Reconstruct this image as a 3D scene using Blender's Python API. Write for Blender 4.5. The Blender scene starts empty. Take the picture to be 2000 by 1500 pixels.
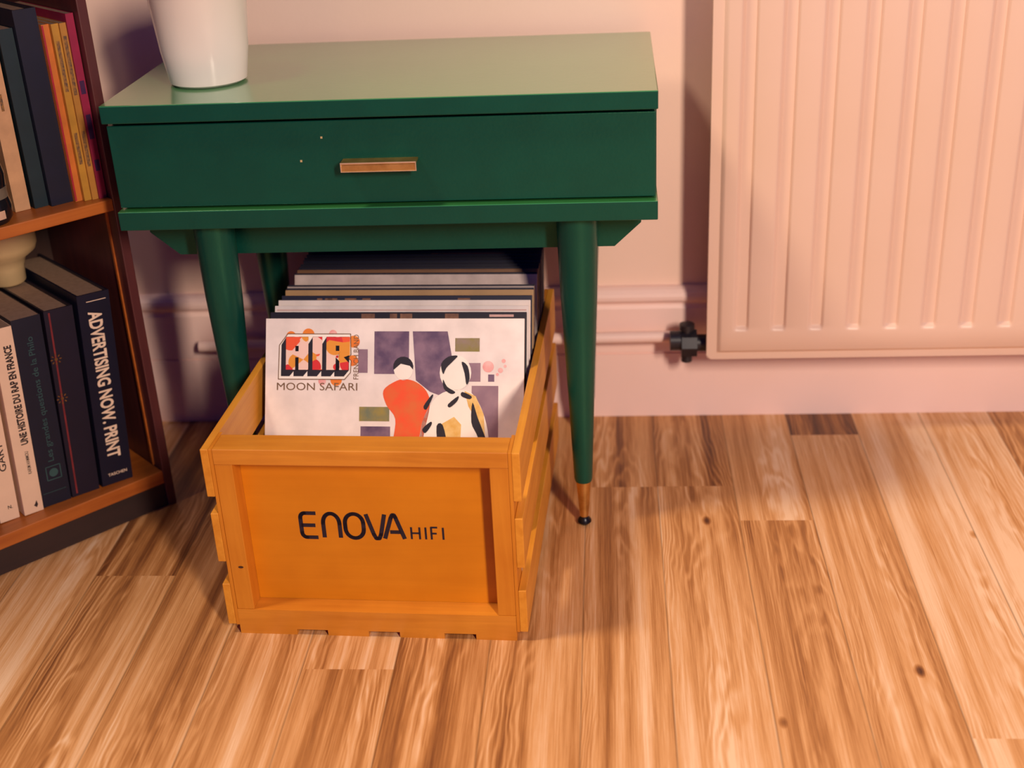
import bpy, bmesh, math, random
from mathutils import Matrix, Vector
random.seed(7)
C = bpy.context.scene.collection
SC = bpy.context.scene
R_ = math.radians

# ------------------------------------------------------------ camera
cam_d = bpy.data.cameras.new('camera')
cam = bpy.data.objects.new('camera', cam_d)
C.objects.link(cam)
SC.camera = cam
cam_d.sensor_width = 36.0
cam_d.lens = 2550 / 2000 * 36.0
cam_d.shift_y = -0.001
cam_d.clip_start = 0.01
ROT = ((0.99696207, 0.01347207, 0.07671458),
       (0.06326311, 0.43448947, -0.89845238),
       (-0.04543569, 0.90057615, 0.43231724))
cam.matrix_world = Matrix.Translation((0, 0, 0.917)) @ Matrix(ROT).to_4x4()
cam_d.dof.use_dof = True
cam_d.dof.focus_distance = 1.53
cam_d.dof.aperture_fstop = 3.2

# ------------------------------------------------------------ world, lights, exposure
w = bpy.data.worlds.new('blue_fill')  # ambient blue fill added to tint the shadows navy, not a sky
SC.world = w
w.use_nodes = True
bg = w.node_tree.nodes['Background']
bg.inputs[0].default_value = (0.005, 0.10, 1.0, 1)
bg.inputs[1].default_value = 0.20
SC.view_settings.view_transform = 'Standard'
SC.view_settings.look = 'None'
SC.view_settings.exposure = 0.0
SC.view_settings.gamma = 1.0
SC.view_settings.use_curve_mapping = False


def area(name, loc, target, sx, sy, power, col):
    l = bpy.data.lights.new(name, 'AREA')
    l.shape = 'RECTANGLE'
    l.size, l.size_y = sx, sy
    l.energy = power
    l.color = col
    o = bpy.data.objects.new(name, l)
    o.location = loc
    d = Vector(target) - Vector(loc)
    o.rotation_euler = d.to_track_quat('-Z', 'Y').to_euler()
    C.objects.link(o)
    return o


# warm lamp high at the right, behind the photographer
area('warm_lamp_light', (1.00, -0.82, 1.60), (0.0, 1.5, 0.25), 0.20, 0.65, 71, (1.0, 0.80, 0.64))
# lamp high on the left
area('ceiling_lamp_light', (-1.30, 1.00, 2.6), (-0.1, 1.45, 0.3), 0.35, 0.35, 52, (1.0, 0.78, 0.56))


# ------------------------------------------------------------ material helpers
def mat(name, col, rough=0.5, metal=0.0, spec=0.5, noise=None, bump=None, coat=0.0, tint=None, coat_ior=1.5):
    """plain procedural paint / plastic / metal; noise=(scale, other colour), bump=(scale, strength)"""
    m = bpy.data.materials.new(name)
    m.use_nodes = True
    nt = m.node_tree
    b = nt.nodes['Principled BSDF']
    b.inputs['Base Color'].default_value = (*col, 1)
    b.inputs['Roughness'].default_value = rough
    b.inputs['Metallic'].default_value = metal
    b.inputs['Specular IOR Level'].default_value = spec
    b.inputs['Coat Weight'].default_value = coat
    b.inputs['Coat IOR'].default_value = coat_ior
    b.inputs['Coat Roughness'].default_value = 0.12
    if tint: b.inputs['Specular Tint'].default_value = (*tint, 1)
    tc = nt.nodes.new('ShaderNodeTexCoord')
    if noise:
        n = nt.nodes.new('ShaderNodeTexNoise')
        n.inputs['Scale'].default_value = noise[0]
        n.inputs['Detail'].default_value = 5
        nt.links.new(tc.outputs['Object'], n.inputs['Vector'])
        r = nt.nodes.new('ShaderNodeValToRGB')
        r.color_ramp.elements[0].position = 0.35
        r.color_ramp.elements[1].position = 0.68
        r.color_ramp.elements[0].color = (*col, 1)
        r.color_ramp.elements[1].color = (*noise[1], 1)
        nt.links.new(n.outputs['Fac'], r.inputs['Fac'])
        nt.links.new(r.outputs['Color'], b.inputs['Base Color'])
    if bump:
        n2 = nt.nodes.new('ShaderNodeTexNoise')
        n2.inputs['Scale'].default_value = bump[0]
        n2.inputs['Detail'].default_value = 3
        nt.links.new(tc.outputs['Object'], n2.inputs['Vector'])
        bp = nt.nodes.new('ShaderNodeBump')
        bp.inputs['Strength'].default_value = bump[1]
        bp.inputs['Distance'].default_value = 0.002
        nt.links.new(n2.outputs['Fac'], bp.inputs['Height'])
        nt.links.new(bp.outputs['Normal'], b.inputs['Normal'])
    return m


def wood(name, dark, light, axis='X', rough=0.45, scale=1.0, fine=1.0, varnish=0.0):
    """long-grained timber: noise stretched along one axis of the object"""
    m = bpy.data.materials.new(name)
    m.use_nodes = True
    nt = m.node_tree
    b = nt.nodes['Principled BSDF']
    b.inputs['Roughness'].default_value = rough
    b.inputs['Coat Weight'].default_value = varnish
    b.inputs['Coat IOR'].default_value = 1.65
    b.inputs['Coat Roughness'].default_value = 0.25
    tc = nt.nodes.new('ShaderNodeTexCoord')
    mp = nt.nodes.new('ShaderNodeMapping')
    st = {'X': (3, 60, 60), 'Y': (60, 3, 60), 'Z': (60, 60, 3)}[axis]
    mp.inputs['Scale'].default_value = [s * scale for s in st]
    nt.links.new(tc.outputs['Object'], mp.inputs['Vector'])
    n = nt.nodes.new('ShaderNodeTexNoise')
    n.inputs['Scale'].default_value = 1.0
    n.inputs['Detail'].default_value = 8
    n.inputs['Roughness'].default_value = 0.65
    n.inputs['Distortion'].default_value = 0.6
    nt.links.new(mp.outputs['Vector'], n.inputs['Vector'])
    n2 = nt.nodes.new('ShaderNodeTexNoise')
    n2.inputs['Scale'].default_value = 14
    n2.inputs['Detail'].default_value = 3
    nt.links.new(tc.outputs['Object'], n2.inputs['Vector'])
    ad = nt.nodes.new('ShaderNodeMath')
    ad.operation = 'MULTIPLY_ADD'
    nt.links.new(n.outputs['Fac'], ad.inputs[0])
    ad.inputs[1].default_value = 0.65 * fine
    mu = nt.nodes.new('ShaderNodeMath')
    mu.operation = 'MULTIPLY'
    mu.inputs[1].default_value = 1 - 0.65 * fine
    nt.links.new(n2.outputs['Fac'], mu.inputs[0])
    nt.links.new(mu.outputs[0], ad.inputs[2])
    r = nt.nodes.new('ShaderNodeValToRGB')
    r.color_ramp.elements[0].position = 0.36
    r.color_ramp.elements[1].position = 0.62
    r.color_ramp.elements[0].color = (*dark, 1)
    r.color_ramp.elements[1].color = (*light, 1)
    nt.links.new(ad.outputs[0], r.inputs['Fac'])
    nt.links.new(r.outputs['Color'], b.inputs['Base Color'])
    bp = nt.nodes.new('ShaderNodeBump')
    bp.inputs['Strength'].default_value = 0.15
    bp.inputs['Distance'].default_value = 0.001
    nt.links.new(n.outputs['Fac'], bp.inputs['Height'])
    nt.links.new(bp.outputs['Normal'], b.inputs['Normal'])
    return m


def floor_material():
    m = bpy.data.materials.new('laminate_oak')
    m.use_nodes = True
    nt = m.node_tree
    N, L = nt.nodes, nt.links
    b = N['Principled BSDF']
    uv = N.new('ShaderNodeUVMap'); uv.uv_map = 'UVMap'          # u across the plank 0..1, v metres along it
    at = N.new('ShaderNodeAttribute'); at.attribute_name = 'tone'
    at2 = N.new('ShaderNodeAttribute'); at2.attribute_name = 'seed'
    sep = N.new('ShaderNodeSeparateXYZ'); L.new(uv.outputs[0], sep.inputs[0])

    def math_(op, a, b_=None, c=None):
        n = N.new('ShaderNodeMath'); n.operation = op
        for i, v in enumerate((a, b_, c)):
            if v is None: continue
            if isinstance(v, (int, float)): n.inputs[i].default_value = v
            else: L.new(v, n.inputs[i])
        return n.outputs[0]

    def noise(vx, vy, vz, detail=4, rough=0.55, dist=0.0):
        cb = N.new('ShaderNodeCombineXYZ')
        for i, v in enumerate((vx, vy, vz)):
            if isinstance(v, (int, float)): cb.inputs[i].default_value = v
            else: L.new(v, cb.inputs[i])
        n = N.new('ShaderNodeTexNoise')
        n.inputs['Scale'].default_value = 1
        n.inputs['Detail'].default_value = detail
        n.inputs['Roughness'].default_value = rough
        n.inputs['Distortion'].default_value = dist
        L.new(cb.outputs[0], n.inputs['Vector'])
        return n.outputs['Fac']

    u, v, sd = sep.outputs[0], sep.outputs[1], math_('MULTIPLY', at2.outputs['Fac'], 37.0)
    # wide soft streaks along the plank
    streak = noise(math_('MULTIPLY', u, 5.0), math_('MULTIPLY', v, 1.2), sd, 3)
    # cathedral figure: contours of a long parabola bent by noise
    warp = noise(math_('MULTIPLY', u, 2.2), math_('MULTIPLY', v, 4.0), math_('ADD', sd, 5), 3)
    cen = math_('SUBTRACT', u, math_('ADD', 0.3, math_('MULTIPLY', at2.outputs['Fac'], 0.4)))
    par = math_('MULTIPLY', math_('MULTIPLY', cen, cen), 3.2)
    field = math_('ADD', math_('ADD', par, math_('MULTIPLY', v, 1.15)), math_('MULTIPLY', warp, 1.25))
    rings = math_('SINE', math_('MULTIPLY', field, 38.0))
    rings = math_('MULTIPLY_ADD', rings, 0.5, 0.5)
    rings = math_('POWER', rings, 1.6)
    rm = noise(math_('MULTIPLY', u, 1.6), math_('MULTIPLY', v, 1.9), math_('ADD', sd, 11), 2)
    rmask = N.new('ShaderNodeMapRange'); rmask.inputs[1].default_value = 0.44; rmask.inputs[2].default_value = 0.62
    L.new(rm, rmask.inputs[0])
    # fine pores
    pores = noise(math_('MULTIPLY', u, 62.0), math_('MULTIPLY', v, 11.0), sd, 5, 0.7)
    # knots
    kn = N.new('ShaderNodeTexVoronoi'); kn.inputs['Scale'].default_value = 1.0
    cb = N.new('ShaderNodeCombineXYZ')
    L.new(math_('MULTIPLY', u, 1.0), cb.inputs[0]); L.new(math_('MULTIPLY', v, 5.2), cb.inputs[1]); L.new(sd, cb.inputs[2])
    L.new(cb.outputs[0], kn.inputs['Vector'])
    knot = N.new('ShaderNodeMapRange'); knot.inputs[1].default_value = 0.02; knot.inputs[2].default_value = 0.07
    knot.inputs[3].default_value = 1.0; knot.inputs[4].default_value = 0.0
    L.new(kn.outputs['Distance'], knot.inputs[0])

    t = math_('MULTIPLY_ADD', streak, 1.15, -0.16)
    t = math_('ADD', t, math_('MULTIPLY', math_('SUBTRACT', pores, 0.5), 0.55))
    t = math_('ADD', t, math_('MULTIPLY', math_('MULTIPLY', rmask.outputs[0], math_('SUBTRACT', rings, 0.45)), 0.20))
    t = math_('ADD', t, at.outputs['Fac'])
    t = math_('SUBTRACT', t, math_('MULTIPLY', knot.outputs[0], 0.55))
    r = N.new('ShaderNodeValToRGB')
    e = r.color_ramp.elements
    e[0].position = 0.10; e[0].color = (0.075, 0.022, 0.007, 1)
    e[1].position = 0.92; e[1].color = (0.82, 0.55, 0.33, 1)
    for p, c in ((0.32, (0.22, 0.078, 0.022)), (0.5, (0.42, 0.178, 0.052)), (0.68, (0.64, 0.325, 0.125))):
        x = e.new(p); x.color = (*c, 1)
    L.new(t, r.inputs['Fac'])
    # dark line at the plank joints
    edge = math_('MINIMUM', u, math_('SUBTRACT', 1.0, u))
    ln = N.new('ShaderNodeMapRange'); ln.inputs[1].default_value = 0.004; ln.inputs[2].default_value = 0.014
    ln.inputs[3].default_value = 0.62; ln.inputs[4].default_value = 1.0
    L.new(edge, ln.inputs[0])
    mx = N.new('ShaderNodeMix'); mx.data_type = 'RGBA'; mx.blend_type = 'MULTIPLY'; mx.inputs[0].default_value = 1
    L.new(r.outputs[0], mx.inputs[6])
    L.new(ln.outputs[0], mx.inputs[7])
    L.new(mx.outputs[2], b.inputs['Base Color'])
    b.inputs['Roughness'].default_value = 0.42
    b.inputs['Specular IOR Level'].default_value = 0.4
    bp = N.new('ShaderNodeBump'); bp.inputs['Strength'].default_value = 0.25; bp.inputs['Distance'].default_value = 0.001
    L.new(pores, bp.inputs['Height']); L.new(bp.outputs[0], b.inputs['Normal'])
    return m


def watercolour(name, a, b_, scale=40):
    return mat(name, a, 0.55, noise=(scale, b_))


M = {}
M['wall'] = mat('wall_paint', (0.90, 0.65, 0.53), 0.75, noise=(3, (0.87, 0.62, 0.49)), bump=(180, 0.08))
M['trim'] = mat('trim_paint', (0.93, 0.67, 0.60), 0.5, noise=(6, (0.90, 0.64, 0.56)))
M['radiator'] = mat('radiator_enamel', (0.76, 0.53, 0.40), 0.38, noise=(5, (0.78, 0.55, 0.43)))
M['rad_dark'] = mat('radiator_inside', (0.10, 0.06, 0.06), 0.7)
M['valve'] = mat('valve_black', (0.012, 0.010, 0.016), 0.4, noise=(60, (0.02, 0.016, 0.02)))
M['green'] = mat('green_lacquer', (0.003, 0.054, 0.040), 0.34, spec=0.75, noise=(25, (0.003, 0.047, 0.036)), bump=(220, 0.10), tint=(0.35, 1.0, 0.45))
M['green_lit'] = mat('lit_green_lacquer', (0.040, 0.215, 0.055), 0.3, spec=0.5, noise=(9, (0.034, 0.195, 0.050)), bump=(120, 0.04), tint=(0.35, 1.0, 0.45), coat=1.0, coat_ior=2.3)  # lighter green has the light from above painted in; coat adds gloss
M['brass'] = mat('brass', (0.80, 0.50, 0.17), 0.42, 1.0, noise=(70, (0.60, 0.34, 0.10)))
M['brass_edge'] = mat('brass_edge', (0.95, 0.78, 0.55), 0.45, 1.0, noise=(70, (0.92, 0.72, 0.48)))
M['black_metal'] = mat('black_metal', (0.010, 0.010, 0.014), 0.3, 0.6, noise=(50, (0.016, 0.014, 0.018)))
M['speck'] = mat('chipped_paint', (0.55, 0.42, 0.2), 0.6, noise=(200, (0.5, 0.36, 0.16)))
M['pine_x'] = wood('pine_along', (0.54, 0.175, 0.010), (0.70, 0.265, 0.022), 'X', 0.42, varnish=0.4)
M['pine_y'] = wood('pine_deep', (0.60, 0.215, 0.012), (0.76, 0.32, 0.03), 'Y', 0.5, varnish=0.1)
M['pine_z'] = wood('pine_upright', (0.54, 0.165, 0.008), (0.66, 0.24, 0.018), 'Z', 0.42)
M['ply'] = wood('plywood', (0.62, 0.200, 0.004), (0.71, 0.245, 0.007), 'X', 0.42, 0.6, 0.8)
M['ink'] = mat('navy_ink', (0.006, 0.006, 0.020), 0.5, noise=(90, (0.01, 0.008, 0.025)))
M['knot'] = mat('wood_knot', (0.07, 0.02, 0.008), 0.6, noise=(200, (0.04, 0.012, 0.006)))
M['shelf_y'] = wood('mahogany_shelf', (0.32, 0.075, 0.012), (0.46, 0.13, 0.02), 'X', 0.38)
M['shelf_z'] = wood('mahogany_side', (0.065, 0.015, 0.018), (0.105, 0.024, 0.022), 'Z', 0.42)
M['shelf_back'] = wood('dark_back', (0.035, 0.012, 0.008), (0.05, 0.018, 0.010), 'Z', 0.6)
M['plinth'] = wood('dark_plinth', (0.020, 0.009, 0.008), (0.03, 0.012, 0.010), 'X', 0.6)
M['pages'] = mat('book_pages', (0.33, 0.21, 0.14), 0.8, noise=(150, (0.27, 0.17, 0.11)))
M['paper'] = mat('white_card', (0.90, 0.80, 0.76), 0.5, noise=(30, (0.88, 0.77, 0.73)))
M['pot'] = mat('white_glaze', (0.86, 0.78, 0.70), 0.2, noise=(12, (0.83, 0.75, 0.67)))
M['beige'] = mat('beige_ceramic', (0.62, 0.44, 0.22), 0.4, noise=(20, (0.56, 0.39, 0.19)))
M['soil'] = mat('potting_soil', (0.03, 0.017, 0.01), 0.9, noise=(150, (0.06, 0.035, 0.02)), bump=(120, 0.8))
M['blackgloss'] = mat('black_gloss', (0.008, 0.008, 0.010), 0.15, noise=(30, (0.012, 0.01, 0.014)))
M['plastic_sleeve'] = mat('silver_sleeve', (0.62, 0.50, 0.46), 0.25, noise=(35, (0.45, 0.36, 0.33)), bump=(25, 0.8))


# ------------------------------------------------------------ geometry helpers
def box(bm, x0, x1, y0, y1, z0, z1, mi=0, bev=0.0):
    vs = [bm.verts.new(p) for p in ((x0, y0, z0), (x1, y0, z0), (x1, y1, z0), (x0, y1, z0),
                                    (x0, y0, z1), (x1, y0, z1), (x1, y1, z1), (x0, y1, z1))]
    fs = []
    for q in ((3, 2, 1, 0), (4, 5, 6, 7), (0, 1, 5, 4), (1, 2, 6, 5), (2, 3, 7, 6), (3, 0, 4, 7)):
        f = bm.faces.new([vs[i] for i in q]); f.material_index = mi; fs.append(f)
    if bev:
        es = list({e for f in fs for e in f.edges})
        bmesh.ops.bevel(bm, geom=es, offset=bev, segments=2, profile=0.5, affect='EDGES')


def prism(bm, pts, axis, a, b, mi=0):
    """extrude a 2-D outline along an axis ('x': pts are (y,z); 'y': pts are (x,z); 'z': pts are (x,y))"""
    def P(p, t):
        return {'x': (t, p[0], p[1]), 'y': (p[0], t, p[1]), 'z': (p[0], p[1], t)}[axis]
    v0 = [bm.verts.new(P(p, a)) for p in pts]
    v1 = [bm.verts.new(P(p, b)) for p in pts]
    n = len(pts)
    fs = [bm.faces.new(v0), bm.faces.new(v1[::-1])]
    for i in range(n):
        fs.append(bm.faces.new((v0[i], v1[i], v1[(i + 1) % n], v0[(i + 1) % n])))
    for f in fs: f.material_index = mi


def lathe(bm, prof, cx, cy, n=40, mi=0):
    rings = []
    for r, z in prof:
        if r < 1e-6:
            rings.append([bm.verts.new((cx, cy, z))])
        else:
            rings.append([bm.verts.new((cx + r * math.cos(2 * math.pi * i / n), cy + r * math.sin(2 * math.pi * i / n), z)) for i in range(n)])
    for a, b in zip(rings, rings[1:]):
        for i in range(n):
            j = (i + 1) % n
            q = [a[0]] if len(a) == 1 else [a[i], a[j]]
            q += [b[0]] if len(b) == 1 else [b[j], b[i]]
            if len(q) > 2:
                bm.faces.new(q).material_index = mi
    for r in (rings[0], rings[-1]):
        if len(r) > 1:
            bm.faces.new(r).material_index = mi


def tube(bm, pts, r, n=16, mi=0):
    pts = [Vector(p) for p in pts]
    prev = None
    for i, p in enumerate(pts):
        t = (pts[min(i + 1, len(pts) - 1)] - pts[max(i - 1, 0)]).normalized()
        a = t.orthogonal().normalized() if abs(t.z) > 0.9 else t.cross(Vector((0, 0, 1))).normalized()
        b = t.cross(a)
        ring = [bm.verts.new(p + (a * math.cos(2 * math.pi * k / n) + b * math.sin(2 * math.pi * k / n)) * r) for k in range(n)]
        if prev:
            for k in range(n):
                bm.faces.new((prev[k], prev[(k + 1) % n], ring[(k + 1) % n], ring[k])).material_index = mi
        else:
            bm.faces.new(ring).material_index = mi
        prev = ring
    bm.faces.new(prev[::-1]).material_index = mi


def obj(name, bm, mats, parent=None, smooth=False, label=None):
    bmesh.ops.recalc_face_normals(bm, faces=bm.faces)
    me = bpy.data.meshes.new(name)
    bm.to_mesh(me); bm.free()
    for m in (mats if isinstance(mats, (list, tuple)) else [mats]):
        me.materials.append(M[m] if isinstance(m, str) else m)
    if smooth:
        for p in me.polygons: p.use_smooth = True
        try: me.set_sharp_from_angle(angle=R_(38))
        except Exception: pass
    o = bpy.data.objects.new(name, me)
    C.objects.link(o)
    if parent: o.parent = parent
    if label: o['label'] = label
    return o


def BM(): return bmesh.new()


def thing(name, label, cat, loc=(0, 0, 0), rot=(0, 0, 0), group=None):
    o = bpy.data.objects.new(name, None)
    o.empty_display_size = 0.02
    C.objects.link(o)
    o.location = loc; o.rotation_euler = rot
    return tag(o, label, cat, group)


def tag(o, label, cat, group=None):
    o['label'] = label; o['category'] = cat
    if group: o['group'] = group
    return o


def struct(o, label=None):
    o['kind'] = 'structure'
    if label: o['label'] = label
    return o


def bxobj(name, dims, m, parent=None, bev=0.0006, label=None):
    bm = BM(); box(bm, *dims, bev=bev)
    return obj(name, bm, m, parent, label=label)


def text_mesh(txt, bold=0.0):
    """built-in lettering as a flat mesh, normalised to a 1 x 1 box (x right, y up)"""
    cu = bpy.data.curves.new('t', 'FONT')
    cu.body = txt; cu.offset = bold; cu.extrude = 0; cu.resolution_u = 3
    o = bpy.data.objects.new('t', cu)
    C.objects.link(o)
    dg = bpy.context.evaluated_depsgraph_get(); dg.update()
    me = bpy.data.meshes.new_from_object(o.evaluated_get(dg))
    bpy.data.objects.remove(o); bpy.data.curves.remove(cu)
    vs = [v.co.copy() for v in me.vertices]
    ps = [list(p.vertices) for p in me.polygons]
    bpy.data.meshes.remove(me)
    x0, x1 = min(v.x for v in vs), max(v.x for v in vs)
    y0, y1 = min(v.y for v in vs), max(v.y for v in vs)
    return [((v.x - x0) / (x1 - x0), (v.y - y0) / (y1 - y0)) for v in vs], ps


def put_text(bm, txt, fn, bold=0.0, mi=0):
    """fn maps normalised (x right 0..1, y up 0..1) to a 3-D point"""
    vs, ps = text_mesh(txt, bold)
    bv = [bm.verts.new(fn(*v)) for v in vs]
    for p in ps:
        try: bm.faces.new([bv[i] for i in p]).material_index = mi
        except ValueError: pass


def strokes(bm, lines, width, fn, mi=0):
    """flat pen strokes with round ends; lines of 2-D points, fn maps (x, y) to 3-D"""
    for ln in lines:
        for (ax, ay), (bx_, by) in zip(ln, ln[1:]):
            L = math.hypot(bx_ - ax, by - ay) or 1e-9
            nx, ny = -(by - ay) / L * width / 2, (bx_ - ax) / L * width / 2
            bm.faces.new([bm.verts.new(fn(*p)) for p in ((ax + nx, ay + ny), (ax - nx, ay - ny), (bx_ - nx, by - ny), (bx_ + nx, by + ny))]).material_index = mi
        for (ax, ay) in ln[1:-1] if len(ln) > 2 else []:
            bm.faces.new([bm.verts.new(fn(ax + width / 2 * math.cos(k * math.pi / 5), ay + width / 2 * math.sin(k * math.pi / 5))) for k in range(10)]).material_index = mi


def arc(cx, cy, rx, ry, a0, a1, n=8):
    return [(cx + rx * math.cos(R_(a0 + (a1 - a0) * i / n)), cy + ry * math.sin(R_(a0 + (a1 - a0) * i / n))) for i in range(n + 1)]


# ------------------------------------------------------------ the room
WY = 1.800                                     # plaster face of the back wall
# floor: laminate planks running towards the wall
seams = [-0.66, -0.556, -0.455, -0.354, -0.249, -0.144, -0.038, 0.060, 0.164, 0.260, 0.358, 0.457]
while seams[0] > -1.9: seams.insert(0, seams[0] - 0.1015)
while seams[-1] < 2.1: seams.append(seams[-1] + 0.1015)
known = {-0.66: [(1.355, -0.01, -0.16)], 0.164: [(1.480, -0.08, 0.06)], 0.260: [(1.716, 0.06, -0.30)], 0.060: [(1.570, 0.12, -0.10)],
         -0.038: [(1.569, 0.0, -0.12)]}
coltone = {-0.556: 0.0, -0.455: -0.05, -0.354: 0.02, -0.249: -0.05, -0.144: 0.06, -0.038: -0.03, 0.060: 0.09, 0.164: 0.02, 0.260: 0.10, 0.358: 0.13, 0.457: 0.12}  # plank tones; right columns also lightened to carry the floor's light gradient
bm = BM()
uvl = bm.loops.layers.uv.new('UVMap')
tone = bm.faces.layers.float.new('tone')
seed = bm.faces.layers.float.new('seed')
for a, b in zip(seams, seams[1:]):
    ends = []
    k = known.get(round(a, 3))
    y = -1.2 - random.random() * 0.9
    if k:
        y = k[0][0] - 1.25 * 3
        while y < WY: ends.append(y); y += 1.25
        ends.append(y)
    else:
        while y < WY: ends.append(y); y += 1.25
        ends.append(y)
    for y0, y1 in zip(ends, ends[1:]):
        y0c, y1c = max(y0, -1.3), min(y1, WY)
        if y1c <= y0c: continue
        vs = [bm.verts.new(p) for p in ((a, y0c, 0), (b, y0c, 0), (b, y1c, 0), (a, y1c, 0))]
        f = bm.faces.new(vs)
        off = random.random() * 20
        for lp, (u, yy) in zip(f.loops, ((0, y0c), (1, y0c), (1, y1c), (0, y1c))):
            lp[uvl].uv = (u, yy + off)
        f[seed] = random.random()
        f[tone] = 0.20 + random.uniform(-0.05, 0.05) + coltone.get(round(a, 3), random.uniform(-0.07, 0.07))
        if k:
            if abs(y1 - k[0][0]) < 1e-6: f[tone] = 0.20 + k[0][1]
            if abs(y0 - k[0][0]) < 1e-6: f[tone] = 0.20 + k[0][2]
M['floor'] = floor_material()
fl = obj('floor', bm, 'floor')
fl['kind'] = 'structure'
# sub-floor thickness
wb = BM(); box(wb, -1.9, 2.1, WY, WY + 0.1, 0, 2.2)
struct(obj('wall_back', wb, 'wall'))
# skirting: a tall board, a thin joint, an upper fillet and a rounded bead
prof = [(1.800, 0.0), (1.784, 0.0), (1.784, 0.1035), (1.7875, 0.1045), (1.7875, 0.106), (1.7845, 0.107), (1.7850, 0.176),
        (1.7875, 0.181), (1.7875, 0.184), (1.783, 0.187), (1.7805, 0.191), (1.780, 0.196), (1.7815, 0.201), (1.786, 0.2055), (1.792, 0.208), (1.800, 0.2085)]
bm = BM(); prism(bm, prof, 'x', -1.9, 2.1)
struct(obj('baseboard_back', bm, 'trim'))

# ------------------------------------------------------------ heating pipe and radiator
pipe = tag(obj('heating_pipe', (lambda b: (tube(b, [(-0.62, 1.764, 0.1365), (0.088, 1.764, 0.1405)], 0.0085), b)[1])(BM()), 'trim', smooth=True),
           'painted heating pipe running along the skirting board to the black radiator valve', 'pipe')

rad = thing('radiator', 'cream panel radiator with vertical grooves hung on the pink wall', 'radiator', (0.1339, 1.70, 0.1296), (0, R_(0.0), 0))
RW, RH, PIT = 1.14, 0.62, 0.0515


def smooth01(t): t = max(0, min(1, t)); return t * t * (3 - 2 * t)


# pressed front: a height field in x,z
bm = BM()
gx0 = 0.0581                                      # right edge of the first groove
edges_x = [0.0145, 0.018, 0.022]
chan = []
k = 0
while gx0 + PIT * k < RW - 0.03:
    r = gx0 + PIT * k
    chan.append((r - 0.0225, r)); k += 1
xs = {0.0135, 0.0155, 0.018, 0.021, RW - 0.0135, RW - 0.0155, RW - 0.018, RW - 0.021}
for a, b in chan:
    for d in (-0.0015, 0, 0.002, 0.0045, 0.007): xs.add(round(a + d, 5))
    for d in (-0.0055, -0.004, -0.0025, -0.001, 0.0006): xs.add(round(b + d, 5))
xs = sorted(xs)
zb, zt = 0.0445, RH - 0.0445
zs = sorted({0.0095, 0.011, 0.013, 0.016, RH - 0.0095, RH - 0.011, RH - 0.013, RH - 0.016,
             zb - 0.002, zb, zb + 0.002, zb + 0.004, zb + 0.006, zb + 0.009, zt + 0.002, zt, zt - 0.002, zt - 0.004, zt - 0.006, zt - 0.009, 0.2, 0.31, 0.42})
DEP = 0.0068


def rad_y(x, z):
    e = min(x - 0.0135, RW - 0.0135 - x, z - 0.0095, RH - 0.0095 - z)
    y = 0.006 * (1 - smooth01(e / 0.006))
    cz = min(smooth01((z - zb) / 0.009), smooth01((zt - z) / 0.009))
    for a, b in chan:
        if a - 0.001 <= x <= b + 0.001:
            y += DEP * cz * min(smooth01((x - a) / 0.007), smooth01((b - x) / 0.0045))
    return y


grid = [[bm.verts.new((x, rad_y(x, z), z)) for x in xs] for z in zs]
for i in range(len(zs) - 1):
    for j in range(len(xs) - 1):
        bm.faces.new((grid[i][j], grid[i][j + 1], grid[i + 1][j + 1], grid[i + 1][j]))
# close the pressing at the back
back = [[bm.verts.new((x, 0.016, z)) for x in (xs[0], xs[-1])] for z in (zs[0], zs[-1])]
bm.faces.new((back[0][0], back[1][0], back[1][1], back[0][1]))
bm.faces.new(grid[0][::-1] + [back[0][0], back[0][1]])
bm.faces.new(grid[-1] + [back[1][1], back[1][0]])
bm.faces.new([g[0] for g in grid] + [back[1][0], back[0][0]])
bm.faces.new([g[-1] for g in grid][::-1] + [back[0][1], back[1][1]])
obj('front_panel', bm, 'radiator', rad, smooth=True)
# flat welded flange behind the pressing with rounded corners
bm = BM()
c = 0.006
out = []
for cx, cz, a0 in ((RW - c, RH - c, 0), (c, RH - c, 90), (c, c, 180), (RW - c, c, 270)):
    out += arc(cx, cz, c, c, a0, a0 + 90, 5)
prism(bm, out, 'y', 0.0055, 0.017)
bmesh.ops.bevel(bm, geom=[e for e in bm.edges if abs(e.verts[0].co.y - e.verts[1].co.y) < 1e-6], offset=0.0015, segments=2, affect='EDGES')
obj('flange', bm, 'radiator', rad, smooth=True)
bxobj('rear_panel', (0.004, RW - 0.004, 0.050, 0.060, 0.008, RH - 0.008), 'radiator', rad, 0.002)
bm = BM()
x = 0.03
while x < RW - 0.03:
    box(bm, x, x + 0.0012, 0.018, 0.049, 0.03, RH - 0.03); x += 0.026
obj('convector_fins', bm, 'rad_dark', rad)
for bx0 in (0.16, 0.96):
    bm = BM(); box(bm, bx0, bx0 + 0.03, 0.0605, 0.0815, 0.12, RH - 0.1, bev=0.001)
    obj('wall_bracket', bm, 'radiator', rad)
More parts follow.
